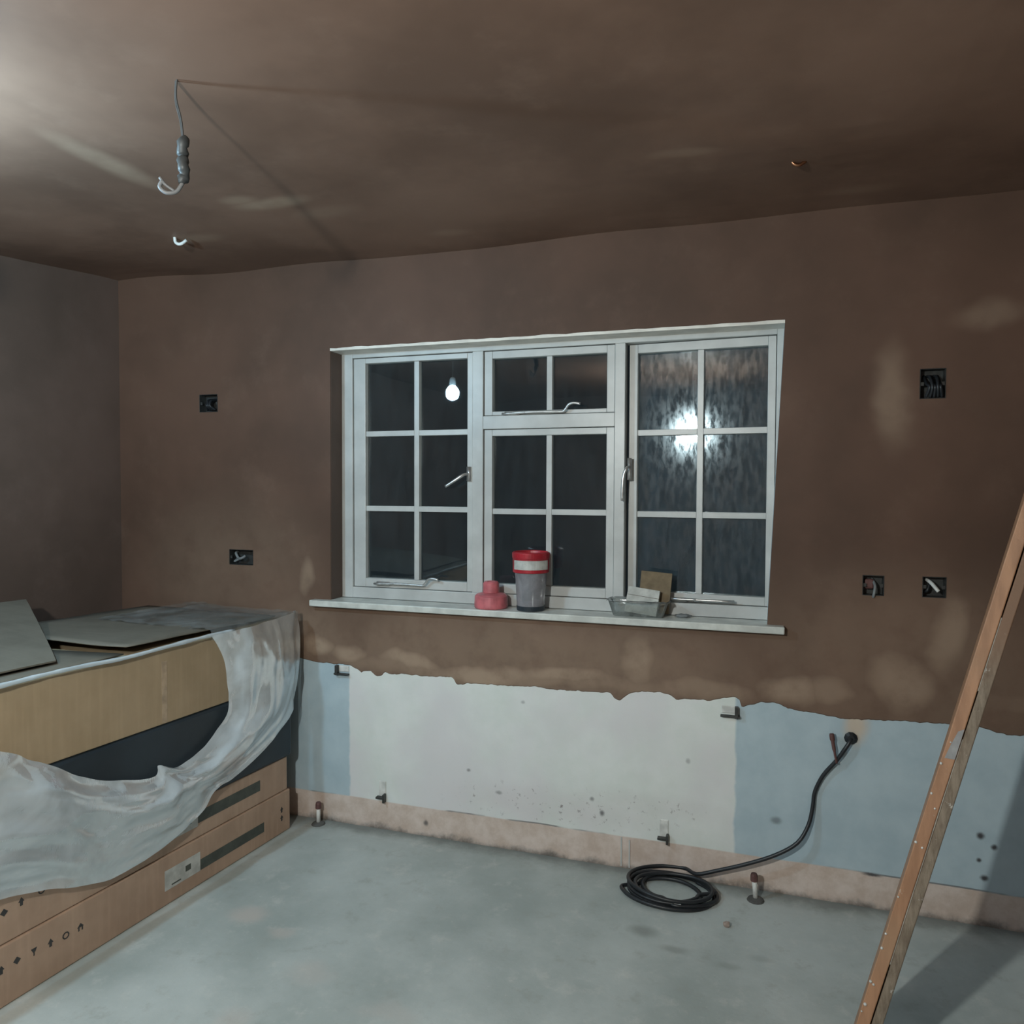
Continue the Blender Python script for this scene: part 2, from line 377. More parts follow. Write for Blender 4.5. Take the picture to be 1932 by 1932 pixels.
# fresh plaster skim, 4 mm proud of the old wall, with a ragged lower edge
EDGE = [(-2.885, .71), (-2.4, .70), (-1.92, .702), (-1.813, .687), (-1.76, .690), (-1.734, .684), (-1.70, .690), (-1.655, .686), (-1.625, .676), (-1.60, .660), (-1.59, .668), (-1.555, .670), (-1.53, .650), (-1.505, .654), (-1.49, .672), (-1.467, .664), (-1.40, .670), (-1.309, .668), (-1.20, .674), (-1.179, .674), (-1.165, .648), (-1.14, .645), (-1.12, .656), (-1.075, .657),
        (-.93, .66), (-.808, .667), (-.786, .661), (-.65, .664), (-.53, .668), (-.515, .648), (-.495, .642), (-.47, .664), (-.454, .676), (-.40, .684), (-.355, .687), (-.31, .682), (-.287, .666), (-.23, .672), (-.163, .672), (-.126, .684), (-.08, .694), (-.061, .686), (-.052, .658), (-.02, .672), (.021, .684), (.06, .686), (.10, .672), (.128, .665), (.197, .661), (.28, .650), (.367, .655), (.45, .660), (.592, .664), (.66, .668), (.716, .660), (.777, .645), (.824, .650), (1.0, .655)]
def edge_z(x):
    for (a, za), (b, zb) in zip(EDGE, EDGE[1:]):
        if a <= x <= b: return za+(zb-za)*(x-a)/(b-a)+.004*noise.noise(Vector((x*45, 0, 0)))+.002*noise.noise(Vector((x*130, 2, 0)))
    return .68
bm = bmesh.new(); ZM = .80
slab(bm, XL, XR, ZM, H+.02, SK, -.0001, [WIN]+BOXES)
for v in bm.verts:
    if abs(v.co.x-WX1) < 1e-4 and WZ0-.03 < v.co.z < WZ1+.01: v.co.x = xr(v.co.z)
N = 520; prev = None
for i in range(N+1):
    x = XL+(XR-XL)*i/N; e = edge_z(x)
    c = [bm.verts.new(p) for p in ((x, SK, ZM), (x, SK, e+.004), (x, -.0001, e), (x, -.0001, ZM))]
    if prev:
        for k in range(3): bm.faces.new((prev[k], c[k], c[k+1], prev[k+1]))
    prev = c
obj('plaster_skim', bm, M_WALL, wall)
# reveals
bm = bmesh.new(); box(bm, WX0-.004, WX0+.0015, .0, YW-.0125, WZ0+.001, WZ1-.009); rv = obj('window_reveal', bm, M_SIDE, wall)
for s in (0,):
    rv.hide_render = False
bm = bmesh.new()
n = 60
P = [(WX0+(xr(WZ1)-WX0)*i/n) for i in range(n+1)]
tp = [bm.verts.new((x, SK-.0012, WZ1+.003+.003*noise.noise(Vector((x*12, 5, 0)))+.002*noise.noise(Vector((x*40, 1, 0))))) for x in P]
bt = [bm.verts.new((x, SK-.0012, WZ1-.008)) for x in P]; bk = [bm.verts.new((x, YW+.02, WZ1-.008)) for x in P]
tb = [bm.verts.new((x, YW+.02, WZ1+.004)) for x in P]
for i in range(n):
    for a, b in ((tp, bt), (bt, bk), (bk, tb), (tb, tp)): bm.faces.new((a[i], a[i+1], b[i+1], b[i]))
struct(obj('trim_1', bm, M_SOFFIT))

# ---- window
win = bpy.data.objects.new('window_1', None); COL.objects.link(win); win.location = (WX0, YW, WZ0); win['kind'] = 'structure'
FY0, FY1 = .088, .155
bm = bmesh.new()
box(bm, -1.745, -1.692, FY0, FY1, .965, 2.03); box(bm, .052, .10, FY0, FY1, .965, 2.03)
box(bm, -1.692, .052, FY0, FY1, 2.008, 2.03); box(bm, -1.692, .052, FY0, FY1, .965, 1.012)
box(bm, -1.132, -1.085, FY0, FY1, 1.012, 2.008); box(bm, -.540, -.500, FY0, FY1, 1.012, 2.008)
box(bm, -1.085, -.540, FY0, FY1, 1.688, 1.742)
obj('window_frame', bm, M_PAINT, win, bevel=.002)
def casement(name, x0, x1, z0, z1, gx0, gx1, gz0, gz1, bars_x, bars_z, gm, hinge=None, ang=0, y0=.098, y1=.135):
    """frame members, glazing bars, pane; returns the casement and its swing matrix"""
    M = Matrix.Identity(4)
    if hinge is not None: M = Matrix.Translation((hinge, .12, 0)) @ Matrix.Rotation(ang, 4, 'Z') @ Matrix.Translation((-hinge, -.12, 0))
    bm = bmesh.new()
    box(bm, x0, gx0, y0, y1, z0, z1, M); box(bm, gx1, x1, y0, y1, z0, z1, M)
    box(bm, gx0, gx1, y0, y1, gz1, z1, M); box(bm, gx0, gx1, y0, y1, z0, gz0, M)
    c = obj(name, bm, M_PAINT, win, bevel=.002)
    bm = bmesh.new(); w = .0115
    for x in bars_x: box(bm, x-w, x+w, y0+.006, y1-.004, gz0, gz1, M)
    for z in bars_z:
        xs = [gx0]+[q for b in bars_x for q in (b-w, b+w)]+[gx1]
        for a, b in zip(xs[::2], xs[1::2]): box(bm, a, b, y0+.006, y1-.004, z-w, z+w, M)
    obj('glazing_bar', bm, M_PAINT, c, bevel=.0015)
    obj('glass_pane', B(gx0+.0005, gx1-.0005, .123, .1265, gz0+.0005, gz1-.0005, M), gm, c)
    return c, M
TL = 0.0
c1, M1 = casement('casement', -1.690, -1.134, 1.014, 2.006, -1.634, -1.158, 1.052, 1.984, [-1.392], [1.680, 1.356], M_GLASS, -1.690, TL)
c2, M2 = casement('top_light', -1.083, -.542, 1.744, 2.006, -1.048, -.573, 1.760, 1.976, [-.807], [], M_GLASS)
c3, M3 = casement('fixed_light', -1.083, -.542, 1.014, 1.686, -1.048, -.573, 1.052, 1.660, [-.807], [1.351], M_GLASS)
c4, M4 = casement('casement', -.490, .051, 1.014, 2.006, -.457, .023, 1.046, 1.972, [-.218], [1.664, 1.347], M_GLASS2, .051, -math.radians(3.2))
# sill board
sb = obj('windowsill', B(-1.83, .088, -.042, .0875, .938, .9645), simple('sill_paint', (.62, .64, .60), .4, var=.1, scale=14), win, bevel=.004)
# stays and handles
def stay(par, x0, x1, xc, z, curl, M=None):
    bm = bmesh.new(); y = .082
    tube(bm, spline([(x0, y, z-.004), ((x0+x1)/2, y-.004, z), (x1-.02, y-.004, z-.002), (x1, y-.006, z+.006), (x1+.015, y-.010, z+.024), (x1+.035, y-.012, z+.030), (x1+.062, y-.012, z+.026)] if curl else
                    [(x0, y, z), (x1, y-.004, z)], 5), .0050, 8)
    box(bm, x0+.01, x0+.07, y+.003, .0975, z-.011, z+.005)
    tube(bm, [(x0+.10, y+.012, z), (x0+.10, y-.008, z)], .005, 8)
    obj('window_stay', bm, M_STEEL, par, smooth=True)
stay(c1, -1.585, -1.34, 0, 1.035, True)
stay(c2, -1.0, -.735, 0, 1.752, True)
stay(c4, -.33, -.085, 0, 1.028, False)
bm = bmesh.new()
box(bm, -1.156, -1.140, .086, .099, 1.475, 1.535)
tube(bm, spline([(-1.150, .088, 1.505), (-1.165, .070, 1.500), (-1.20, .058, 1.476), (-1.238, .055, 1.452)], 5), [.006]*6+[.0065]*5+[.006]*5, 8)
obj('casement_handle', bm, M_STEEL, c1, smooth=True)
bm = bmesh.new()
box(bm, -.489, -.474, .088, .099, 1.48, 1.565)
tube(bm, spline([(-.481, .088, 1.53), (-.487, .066, 1.525), (-.497, .060, 1.50), (-.502, .058, 1.455), (-.503, .060, 1.40)], 5), .0062, 8)
obj('casement_handle', bm, M_STEEL, c4, smooth=True)

# ------------------------------------------------------------ lamps
def lamp(loc, col, st, label):
    t = thing('pendant_lamp', label, 'lamp', loc, 'bare bulbs on ceiling cords')
    x, y, z = loc; bm = bmesh.new()
    lathe(bm, [(.004, .052), (.016, .048), (.028, .038), (.042, .018), (.046, -.006), (.040, -.030), (.025, -.046), (.004, -.052)], loc, 24)
    obj('bulb', bm, emis('bulb_glow', col, st), t, smooth=True)
    bm = bmesh.new(); lathe(bm, [(.012, .0535), (.02, .055), (.02, .095), (.008, .105)], loc, 20); obj('lamp_holder', bm, M_WHITEP, t)
    bm = bmesh.new(); tube(bm, [(x, y, z+.105), (x+.003, y, z+.18), (x, y, H+.02)], .0035, 8); obj('cord', bm, M_WHITEP, t)
lamp(LAMP_A, COL_A, POW_A, 'bare bulb beside the left wall, the one mirrored in the left casement')
lamp(LAMP_B, COL_B, POW_B, 'bare bulb behind the camera, smeared in the streaked right casement')

# ------------------------------------------------------------ ceiling wires
t = thing('ceiling_cable', 'grey cables taped together, hanging from ceiling above the boxes', 'cable', (-1.316, -1.36, H))
bm = bmesh.new()
tube(bm, spline([(-1.316, -1.36, H+.01), (-1.322, -1.355, 2.355), (-1.312, -1.352, 2.31), (-1.306, -1.35, 2.26)], 6), .0024, 8)
tube(bm, spline([(-1.309, -1.364, H+.01), (-1.316, -1.360, 2.36), (-1.305, -1.357, 2.31), (-1.300, -1.355, 2.26)], 6), .0020, 8)
obj('cable', bm, simple('dull_grey_sheath', (.06, .06, .06), .6), t, smooth=True)
bm = bmesh.new()
pts = [(-1.305+.004*math.sin(a*.7), -1.352+.005*math.cos(a*.9), 2.272-.0065*a) for a in range(18)]
tube(bm, pts, [.007, .011]+[.0125+.0020*math.sin(k*2.1) for k in range(14)]+[.009, .006], 12)
obj('cable_bundle', bm, simple('dark_grey_tape', (.055, .06, .062), .5), t, smooth=True)
bm = bmesh.new()
tube(bm, spline([(-1.306, -1.352, 2.165), (-1.318, -1.36, 2.142), (-1.336, -1.372, 2.137), (-1.350, -1.378, 2.150), (-1.345, -1.375, 2.165)], 6), .0048, 8)
tube(bm, spline([(-1.322, -1.362, 2.143), (-1.338, -1.372, 2.155), (-1.350, -1.378, 2.172)], 6), .0035, 8)
obj('cable_end', bm, simple('grey_white_sheath', (.17, .175, .18), .5), t, smooth=True)
bm = bmesh.new(); tube(bm, spline([(-2.15, -.45, H+.008), (-2.145, -.45, 2.385), (-2.125, -.447, 2.378), (-2.10, -.443, 2.392)], 5), .006, 8)
tag(obj('cable_stub', bm, M_WHITEP, smooth=True), 'short white cable stub poking from ceiling near the left wall', 'cable')
bm = bmesh.new(); tube(bm, spline([(.075, -.47, H+.008), (.078, -.47, 2.388), (.095, -.468, 2.382), (.112, -.465, 2.392)], 5), .005, 8)
tag(obj('cable_stub', bm, M_COPPER, smooth=True), 'short dull cable stub poking from ceiling above window\'s right end', 'cable')

# ------------------------------------------------------------ back boxes
def backbox(h, label, kind):
    x0, x1, z0, z1 = h; cx, cz = (x0+x1)/2, (z0+z1)/2; e = .0006
    t = thing('wall_light_box' if kind == 'light' else 'socket_box', label, 'electrical box', (cx, .03, cz), 'flush electrical boxes in the plaster')
    bm = bmesh.new(); w = .0015; D = .04
    box(bm, x0+e, x1-e, D-w, D, z0+e, z1-e)
    for a in ((x0+e, x0+e+w), (x1-e-w, x1-e)): box(bm, *a, SK-.001, D-w, z0+e, z1-e)
    for c in ((z0+e, z0+e+w), (z1-e-w, z1-e)): box(bm, x0+e+w, x1-e-w, SK-.001, D-w, *c)
    obj('metal_box', bm, M_GALV, t)
    for s in (-1, 1): obj('screw_lug', B(cx+s*((x1-x0)/2-.008)-.005, cx+s*((x1-x0)/2-.008)+.005, .0, .002, cz-.006, cz+.006), M_GALV, t)
    return t, cx, cz
t, cx, cz = backbox(BOXES[0], 'dark wall-light box high on plaster, left of the window', 'light')
bm = bmesh.new()
for k in range(4): tube(bm, spline([(cx-.02+.012*k, .038, cz+.02), (cx-.012+.008*k, .0, cz+.012*(k % 2)), (cx+.006*k, -.016, cz-.012), (cx+.014*k-.01, .004, cz-.03)], 6), .0055, 8)
obj('cable', bm, M_BLACK, t, smooth=True)
t, cx, cz = backbox(BOXES[1], 'landscape double socket box low on plaster, above the stacked boxes', 'socket')
bm = bmesh.new(); tube(bm, spline([(cx-.05, .038, cz+.02), (cx-.04, .012, cz+.016), (cx-.02, .004, cz-.005), (cx, .0, cz-.004), (cx+.012, .01, cz+.006)], 6), .006, 8)
tube(bm, spline([(cx-.05, .038, cz-.01), (cx-.045, .008, cz-.02), (cx-.02, .010, cz-.01)], 6), .0045, 8)
obj('cable', bm, M_GREYC, t, smooth=True)
t, cx, cz = backbox(BOXES[2], 'square socket box right of the window, nearer of the pair to it', 'socket')
bm = bmesh.new(); tube(bm, spline([(cx, .038, cz+.02), (cx+.006, .0, cz), (cx+.002, -.012, cz-.026), (cx, -.006, cz-.040)], 6), .0048, 8)
obj('cable', bm, M_GREYC, t, smooth=True)
bm = bmesh.new(); box(bm, cx-.026, cx+.006, .012, .0375, cz-.015, cz+.02)
obj('mortar_lump', bm, M_RUST, t, bevel=.008)
t, cx, cz = backbox(BOXES[3], 'square socket box with white cable end, beside the leaning post', 'socket')
bm = bmesh.new(); tube(bm, spline([(cx-.02, .038, cz+.024), (cx-.010, .0, cz+.015), (cx+.002, -.014, cz-.001), (cx+.010, -.018, cz-.012)], 6), .0062, 10)
obj('cable', bm, M_WHITEP, t, smooth=True)
bm = bmesh.new(); tube(bm, spline([(cx-.03, .038, cz-.02), (cx-.02, .01, cz-.015), (cx-.01, .016, cz+.01)], 6), .005, 8)
obj('cable', bm, M_BLACK, t, smooth=True)
t, cx, cz = backbox(BOXES[4], 'dark wall-light box high on plaster, right of the window', 'light')
bm = bmesh.new()
for k in range(5): tube(bm, spline([(cx-.02+.01*k, .038, cz+.03), (cx-.018+.010*k, .0, cz+.02*(k % 2)), (cx-.012+.008*k, -.020, cz-.014), (cx+.012*k-.02, -.004, cz-.045)], 6), .005, 8)
obj('cable', bm, M_BLACK, t, smooth=True)

# ------------------------------------------------------------ radiator brackets and pipe tails
def bracket(x, z, s, label, wide=True):
    t = thing('radiator_bracket', label, 'bracket', (x, 0, z), 'old radiator brackets')
    bm = bmesh.new()
    if wide:
        box(bm, x-.030, x+.030, -.004, 0, z-.006, z+.020)
        obj('back_plate', bm, M_WHITEP, t, bevel=.002)
        bm = bmesh.new(); box(bm, x+s*.022-.006, x+s*.022+.006, -.022, -.0045, z-.020, z+.022); box(bm, x-.034, x+.034, -.020, -.0045, z-.018, z-.011)
    else:
        box(bm, x-.016, x+.016, -.004, 0, z-.03, z+.045)
        obj('back_plate', bm, M_WHITEP, t, bevel=.002)
        bm = bmesh.new(); box(bm, x+.010, x+.018, -.026, -.0045, z-.04, z-.005); box(bm, x-.022, x+.010, -.024, -.0045, z-.026, z-.018)
    obj('hook', bm, M_GALV, t, bevel=.001)
bracket(-1.690, .664, -1, 'small metal radiator bracket at top left of the white panel')
bracket(-.092, .640, 1, 'small metal radiator bracket at top right of the white panel')
bracket(-1.500, .162, 1, 'small metal radiator bracket at bottom left of the white panel', False)
bracket(-.325, .165, 1, 'small white radiator bracket at bottom right of the white panel', False)
def pipe(x, y, h, lean, label):
    t = thing('pipe_tail', label, 'pipe', (x, y, 0), 'radiator pipe tails')
    bm = bmesh.new(); tube(bm, [(x, y, 0), (x+lean*.5, y, h*.5), (x+lean, y, h*.78)], .0085, 12); obj('pipe', bm, M_WHITEP, t, smooth=True)
    bm = bmesh.new(); lathe(bm, [(.0095, 0), (.0125, .002), (.0125, h*.22), (.010, h*.30)], (x+lean, y, h*.70), 8); obj('end_cap', bm, M_RUST, t)
    bm = bmesh.new(); lathe(bm, [(.030, 0), (.026, .006), (.0125, .010)], (x, y, .0), 14); obj('foot_collar', bm, simple('dark_grey_collar', (.10, .10, .095), .9), t)  # dark grey ring around the pipe's foot
pipe(-1.785, -.045, .095, .0, 'short white pipe tail from floor beside the boxes')
pipe(.004, -.075, .095, -.006, 'short pipe tail from floor right of the coiled cable')
bm = bmesh.new(); box(bm, -.487, -.482, -.003, 0, .008, .118); box(bm, -.456, -.451, -.003, 0, .006, .112)
obj('pipe_clip_strip', bm, M_PAINT, wall)

# ------------------------------------------------------------ black cable
t = thing('power_cable', 'thick black cable looping from wall and coiled on the floor', 'cable', (-.28, -.13, 0))
CR = .0068; pts = [(.309, .03, .588), (.309, -.012, .585), (.290, -.022, .553), (.264, -.018, .508), (.222, -.012, .448), (.196, -.010, .385), (.190, -.014, .335), (.176, -.026, .272), (.140, -.045, .212),
       (.070, -.055, .163), (-.02, -.055, .118), (-.12, -.05, .075), (-.20, -.045, .045)]
ncoil = 6; a0 = R(75)
for k in range(int(ncoil*20)):
    a = a0+2*math.pi*k/20; turn = k/20
    rx = .160-.016*((turn*1.7) % 3)+.008*math.sin(turn*5); ry = rx*.74
    cx_, cy_ = -.285+.012*math.sin(turn*2.3), -.125+.008*math.cos(turn*1.9)
    pts.append((cx_+rx*math.cos(a), cy_+ry*math.sin(a), max(.008, .036-.006*turn)+.003*math.sin(a*2+turn)))
bm = bmesh.new(); tube(bm, spline(pts, 4), CR, 10); obj('cable', bm, M_BLACK, t, smooth=True)
bm = bmesh.new(); lathe(bm, [(.018, 0), (.022, .006), (.012, .014)], (.309, 0, .587), 10, M=Matrix.Rotation(R(90), 4, 'X')); obj('gland', bm, M_BLACK, t)
bm = bmesh.new(); tube(bm, spline([(.264, -.024, .500), (.256, -.028, .540), (.250, -.026, .575), (.246, -.024, .602)], 4), [.004]*5+[.006]*4+[.0085]*3+[.007], 10)
lb = obj('loose_end', bm, M_RUST, t, smooth=True); lb['label'] = 'red-brown loose cable end'
bm = bmesh.new(); box(bm, -.262, -.238, -.232, -.212, .018, .030); obj('cable_tie', bm, M_WHITEP, t, bevel=.002)

# ------------------------------------------------------------ things on the sill
ZS = .9647
t = thing('pipe_collar', 'pink stepped plastic collar standing on windowsill left of the tub', 'plastic fitting', (-1.024, .024, ZS))
bm = bmesh.new(); lathe(bm, [(.061, 0), (.066, .002), (.068, .01), (.066, .048), (.058, .056), (.034, .062)], (-1.024, .024, ZS), 40); obj('base', bm, M_PINK, t, smooth=False, bevel=.001)
bm = bmesh.new(); lathe(bm, [(.0335, .0622), (.032, .100), (.026, .107), (.016, .107), (.016, .072)], (-1.024, .024, ZS), 32); obj('neck', bm, M_PINK, t, bevel=.001)
cx, cy = -.856, .020
t = thing('tub', 'tall clear tub with red lid and white label on windowsill', 'tub', (cx, cy, ZS))
bm = bmesh.new(); lathe(bm, [(.052, .0), (.054, .004), (.059, .09), (.064, .148), (.065, .151)], (cx, cy, ZS), 40); obj('body', bm, M_CLEAR2, t, smooth=True)
bm = bmesh.new(); lathe(bm, [(.0545, .002), (.0558, .018), (.0560, .020)], (cx, cy, ZS), 40, cap=False); obj('reflection_band', bm, M_NAVY, t, solid=.001)  # dark band standing in for a reflection at the tub's foot
bm = bmesh.new(); lathe(bm, [(.0655, .150), (.0715, .152), (.0725, .206), (.0745, .209), (.0750, .228), (.067, .233), (.0650, .230), (.063, .220), (.02, .218)], (cx, cy, ZS), 40); ld = obj('lid', bm, M_RED, t, smooth=False, bevel=.001)
bm = bmesh.new()
vs = []
for k in range(15):
    a = R(-73-62+124*k/14); vs.append([bm.verts.new((cx+.0738*math.cos(a), cy+.0738*math.sin(a), ZS+z)) for z in (.165, .201)])
for a, b in zip(vs, vs[1:]): bm.faces.new((a[0], b[0], b[1], a[1]))
obj('paper_label', bm, M_PAPER, ld, solid=.0006)
# tray with card and white box
t = thing('plastic_tray', 'crumpled clear plastic tray at right end of the windowsill', 'tray', (-.43, .035, ZS))
bm = bmesh.new(); x0, x1, y0, y1 = -.545, -.318, -.018, .083; hgt = .062
pr = []
for lv, (ins, z) in enumerate(((.022, 0), (.018, .004), (.004, .05), (.0, hgt), (-.006, hgt-.004))):
    ring = []
    for k in range(48):
        a = 2*math.pi*k/48; c, s = math.cos(a), math.sin(a); e = .35
        ux = math.copysign(abs(c)**e, c); uy = math.copysign(abs(s)**e, s)
        w_ = .004*noise.noise(Vector((k*.7, lv*2, 1)))*(lv > 1)
        ring.append(bm.verts.new(((x0+x1)/2+ux*((x1-x0)/2-ins+w_), (y0+y1)/2+uy*((y1-y0)/2-ins*.6+w_*.4), ZS+z+(.006*noise.noise(Vector((k*.4, 9, lv))) if lv > 1 else 0))))
    pr.append(ring)
bm.faces.new(pr[0][::-1])
for a, b in zip(pr, pr[1:]):
    for k in range(48): bm.faces.new((a[k], a[(k+1) % 48], b[(k+1) % 48], b[k]))
obj('tray_shell', bm, M_CLEAR, t, smooth=True, solid=.0008)
Mx = Matrix.Translation((-.424, .022, ZS+.007)) @ Matrix.Rotation(R(7), 4, 'Y') @ Matrix.Rotation(R(-14), 4, 'X')
bm = B(-.060, .060, -.012, .012, 0, .098, Mx)
t2 = thing('small_box', 'small white carton standing in the clear tray on windowsill', 'box', (-.424, .022, ZS+.007))
obj('carton', bm, M_PAPER, t2, bevel=.001)
bm = B(-.0605, .0605, -.0125, .0122, .066, .068, Mx); obj('carton_seam', bm, M_CARDG, t2)
Mx = Matrix.Translation((-.385, .060, ZS+.010)) @ Matrix.Rotation(R(4), 4, 'Y') @ Matrix.Rotation(R(-8), 4, 'X')
bm = bmesh.new(); box(bm, -.055, .062, -.004, .004, 0, .155, Mx)
tag(obj('cardboard_piece', bm, simple('old_brown_card', (.20, .15, .09), .8), bevel=.001), 'upright brown cardboard offcut behind the white carton on windowsill', 'cardboard')
bm = bmesh.new(); bmesh.ops.create_icosphere(bm, subdivisions=3, radius=1)
for v in bm.verts:
    v.co *= 1+.35*noise.noise(v.co*2.2); v.co = Vector((-.268+v.co.x*.030, .045+v.co.y*.014, ZS+.0065+v.co.z*.008))
tag(obj('putty_lump', bm, M_GREYC, smooth=True), 'small grey lump of putty on windowsill right of the tray', 'debris')

# ------------------------------------------------------------ stacked boxes (front face runs nearly at right angles to the window wall)
A2 = Vector((-1.980, -1.400, 0)); D2 = Vector((.0811, .9967, 0)); N2 = Vector((.9967, -.0811, 0))   # along, outwards
def F(s, n, z): return A2+D2*s+N2*n+Vector((0, 0, z))
MF = Matrix(((D2.x, N2.x, 0, A2.x), (D2.y, N2.y, 0, A2.y), (0, 0, 1, 0), (0, 0, 0, 1)))               # local (s, n, z) -> world
S0, S1, DP = -.75, 1.285, -.80
def flat_box(label, z0, z1, s1, n0):
    t = thing('flat_pack_box', label, 'box', F(s1-.5, -.4, z0), 'flat pack cartons under the big box')
    bm = B(S0, s1, DP, n0, z0, z1, MF); obj('carton', bm, M_CARD, t, bevel=.004)
    return t
f1 = flat_box('long brown flat-pack carton lying on the floor, lowest of the stack', .001, .172, 1.285, 0)
f2 = flat_box('long brown flat-pack carton with dark strip, second of the stack', .1735, .312, 1.275, -.006)
def on_front(name, par, s0, z0, s1, z1, mat, n=.0, th=.0012, wob=0, label=None):
    bm = bmesh.new(); box(bm, s0, s1, n+.0002, n+th, z0, z1, MF); o = obj(name, bm, mat, par)
    if label: o['label'] = label
    return o
on_front('shipping_label', f1, .632, .052, .790, .122, M_PAPER)
on_front('printed_strip', f1, .792, .053, 1.125, .092, M_GREYINK)
on_front('label_print', f1, .722, .080, .745, .100, M_GREYINK, .0013)
on_front('label_print', f1, .660, .062, .700, .066, M_GREYINK, .0013)
on_front('shipping_label', f2, .640, .216, .786, .274, M_PAPER, -.006)
on_front('printed_strip', f2, .788, .226, 1.110, .268, M_GREYINK, -.006)
on_front('label_print', f2, .732, .238, .756, .258, M_GREYINK, -.0047)
def icon(par, s, z, kind, n=0):
    bm = bmesh.new(); r = .011; y0, y1 = n+.0002, n+.0010
    def pl(pts): poly_prism(bm, [MF @ Vector((s+a, y0, z+b)) for a, b in pts], N2*(y1-y0))
    if kind == 'diamond': pl([(0, -r), (r, 0), (0, r), (-r, 0)])
    elif kind == 'arrow': pl([(-.004, -r), (.004, -r), (.004, 0), (r*.8, 0), (0, r*1.2), (-r*.8, 0), (-.004, 0)])
    elif kind == 'cup':
        pl([(-r*.8, r), (r*.8, r), (r*.3, 0), (-r*.3, 0)]); pl([(-.0015, 0), (.0015, 0), (.0015, -r), (-.0015, -r)])
    elif kind == 'ring':
        for k in range(12):
            a, b = k*math.pi/6, (k+1)*math.pi/6
            pl([(r*math.cos(a), r*math.sin(a)), (r*math.cos(b), r*math.sin(b)), (r*.66*math.cos(b), r*.66*math.sin(b)), (r*.66*math.cos(a), r*.66*math.sin(a))])
    elif kind == 'house':
        pl([(-r, 0), (0, r*1.1), (r, 0)]); pl([(-r*.7, 0), (-r*.35, 0), (-r*.35, -r), (-r*.7, -r)]); pl([(r*.35, 0), (r*.7, 0), (r*.7, -r), (r*.35, -r)])
    obj('handling_mark', bm, M_INK, par)
for s, z, k in ((.077, .108, 'arrow'), (.121, .111, 'diamond'), (.170, .107, 'cup'), (.220, .105, 'arrow'), (.268, .101, 'ring'), (.316, .101, 'house'), (1.232, .100, 'arrow'), (1.232, .065, 'arrow')): icon(f1, s, z, k)
for s, z, k in ((.091, .262, 'diamond'), (.140, .268, 'arrow'), (.20, .272, 'ring')): icon(f2, s, z, k, -.006)

# dark wrapped carton and tan carton above
t = thing('wrapped_box', 'large box in dark blue wrap, third of the stack', 'box', F(.6, -.4, .3135))
obj('dark_wrap', B(S0, 1.295, DP+.01, .004, .3135, .632, MF), M_NAVY, t, bevel=.012)
t = thing('cardboard_box', 'large tan cardboard box on top of the stack', 'box', F(.6, -.4, .6335))
HB = .893
obj('carton', B(S0, 1.285, DP+.02, .0, .6335, HB, MF), M_CARD2, t, bevel=.004)
on_front('tape_crease', t, .628, .638, .650, .85, simple('pale_tape', (.46, .35, .24), .4), 0, .0010, label='pale strip of packing tape')
# top flaps: two dusty leaves, lifted along the seam
def leaf(name, corners, th=.004, nu=14, nv=10, amp=.006, seed=0):
    bm = bmesh.new(); c = [Vector(p) for p in corners]; g = []
    for i in range(nu+1):
        row = []
        for j in range(nv+1):
            u, v = i/nu, j/nv; p = c[0]*(1-u)*(1-v)+c[1]*u*(1-v)+c[2]*u*v+c[3]*(1-u)*v
            p.z += amp*noise.noise(Vector((u*3, v*3, seed))); row.append(bm.verts.new(p))
        g.append(row)
    for i in range(nu):
        for j in range(nv): bm.faces.new((g[i][j], g[i+1][j], g[i+1][j+1], g[i][j+1]))
    return obj(name, bm, M_CARDG, t, solid=th, smooth=True)
leaf('flap', [F(.50, -.012, .925), F(1.27, -.06, .904), F(1.24, -.76, .906), F(.42, -.70, .93)], seed=2)
leaf('flap', [F(S0, -.012, HB+.006), F(.49, -.012, HB+.010), F(.40, -.40, HB+.012), F(S0, -.40, HB+.010)], seed=1, amp=.003)
# loose sheet of card lying on the pile at the left
def loose(u, v):
    """front edge low, rear edge propped up on the wall side"""
    s_ = S0+u*((.30+.42*v)-S0); n_ = -.07-.75*v; return F(s_, n_, .915+.085*v**.8+.004*noise.noise(Vector((u*4, v*4, 3))))
bm = bmesh.new(); g = [[bm.verts.new(loose(i/20, j/12)) for j in range(13)] for i in range(21)]
for i in range(20):
    for j in range(12): bm.faces.new((g[i][j], g[i+1][j], g[i+1][j+1], g[i][j+1]))
tag(obj('cardboard_sheet', bm, M_CARDG, solid=.005), 'loose grey-brown cardboard sheet on top of the stack by the left wall', 'cardboard')

# ------------------------------------------------------------ polythene sheet
ps = thing('polythene_sheet', 'torn milky polythene sheet hanging over the front of the box stack', 'plastic sheet', F(.6, .05, HB+.03))
outer = [(1.318, .925), (1.345, .84), (1.345, .722), (1.322, .60), (1.275, .50), (1.175, .435), (1.06, .385), (.93, .345), (.845, .335), (.79, .285), (.70, .250), (.60, .225), (.50, .212), (.40, .212), (.30, .240), (.19, .282), (.05, .32), (-.15, .33), (-.40, .34), (-.72, .35)]
inner = [(.83, .905), (.862, .86), (.895, .79), (.905, .70), (.905, .61), (.86, .555), (.80, .515), (.72, .488), (.655, .480), (.61, .502), (.590, .508), (.578, .476), (.48, .500), (.38, .535), (.302, .575), (.22, .635), (.15, .675), (.084, .72), (-.08, .78), (-.35, .80), (-.72, .80)]
def res(pl, n):
    q = spline([(a, b, 0) for a, b in pl], 12); L = [0]
    for a, b in zip(q, q[1:]): L.append(L[-1]+(b-a).length)
    k = len(q)-1; out = []
    for i in range(n+1):
        f = i/n*k; j = min(int(f), k-1); out.append(q[j].lerp(q[j+1], f-j))
    return out
NU, NV = 230, 34
O_, I_ = res(outer, NU), res(inner, NU)
bm = bmesh.new(); G = []
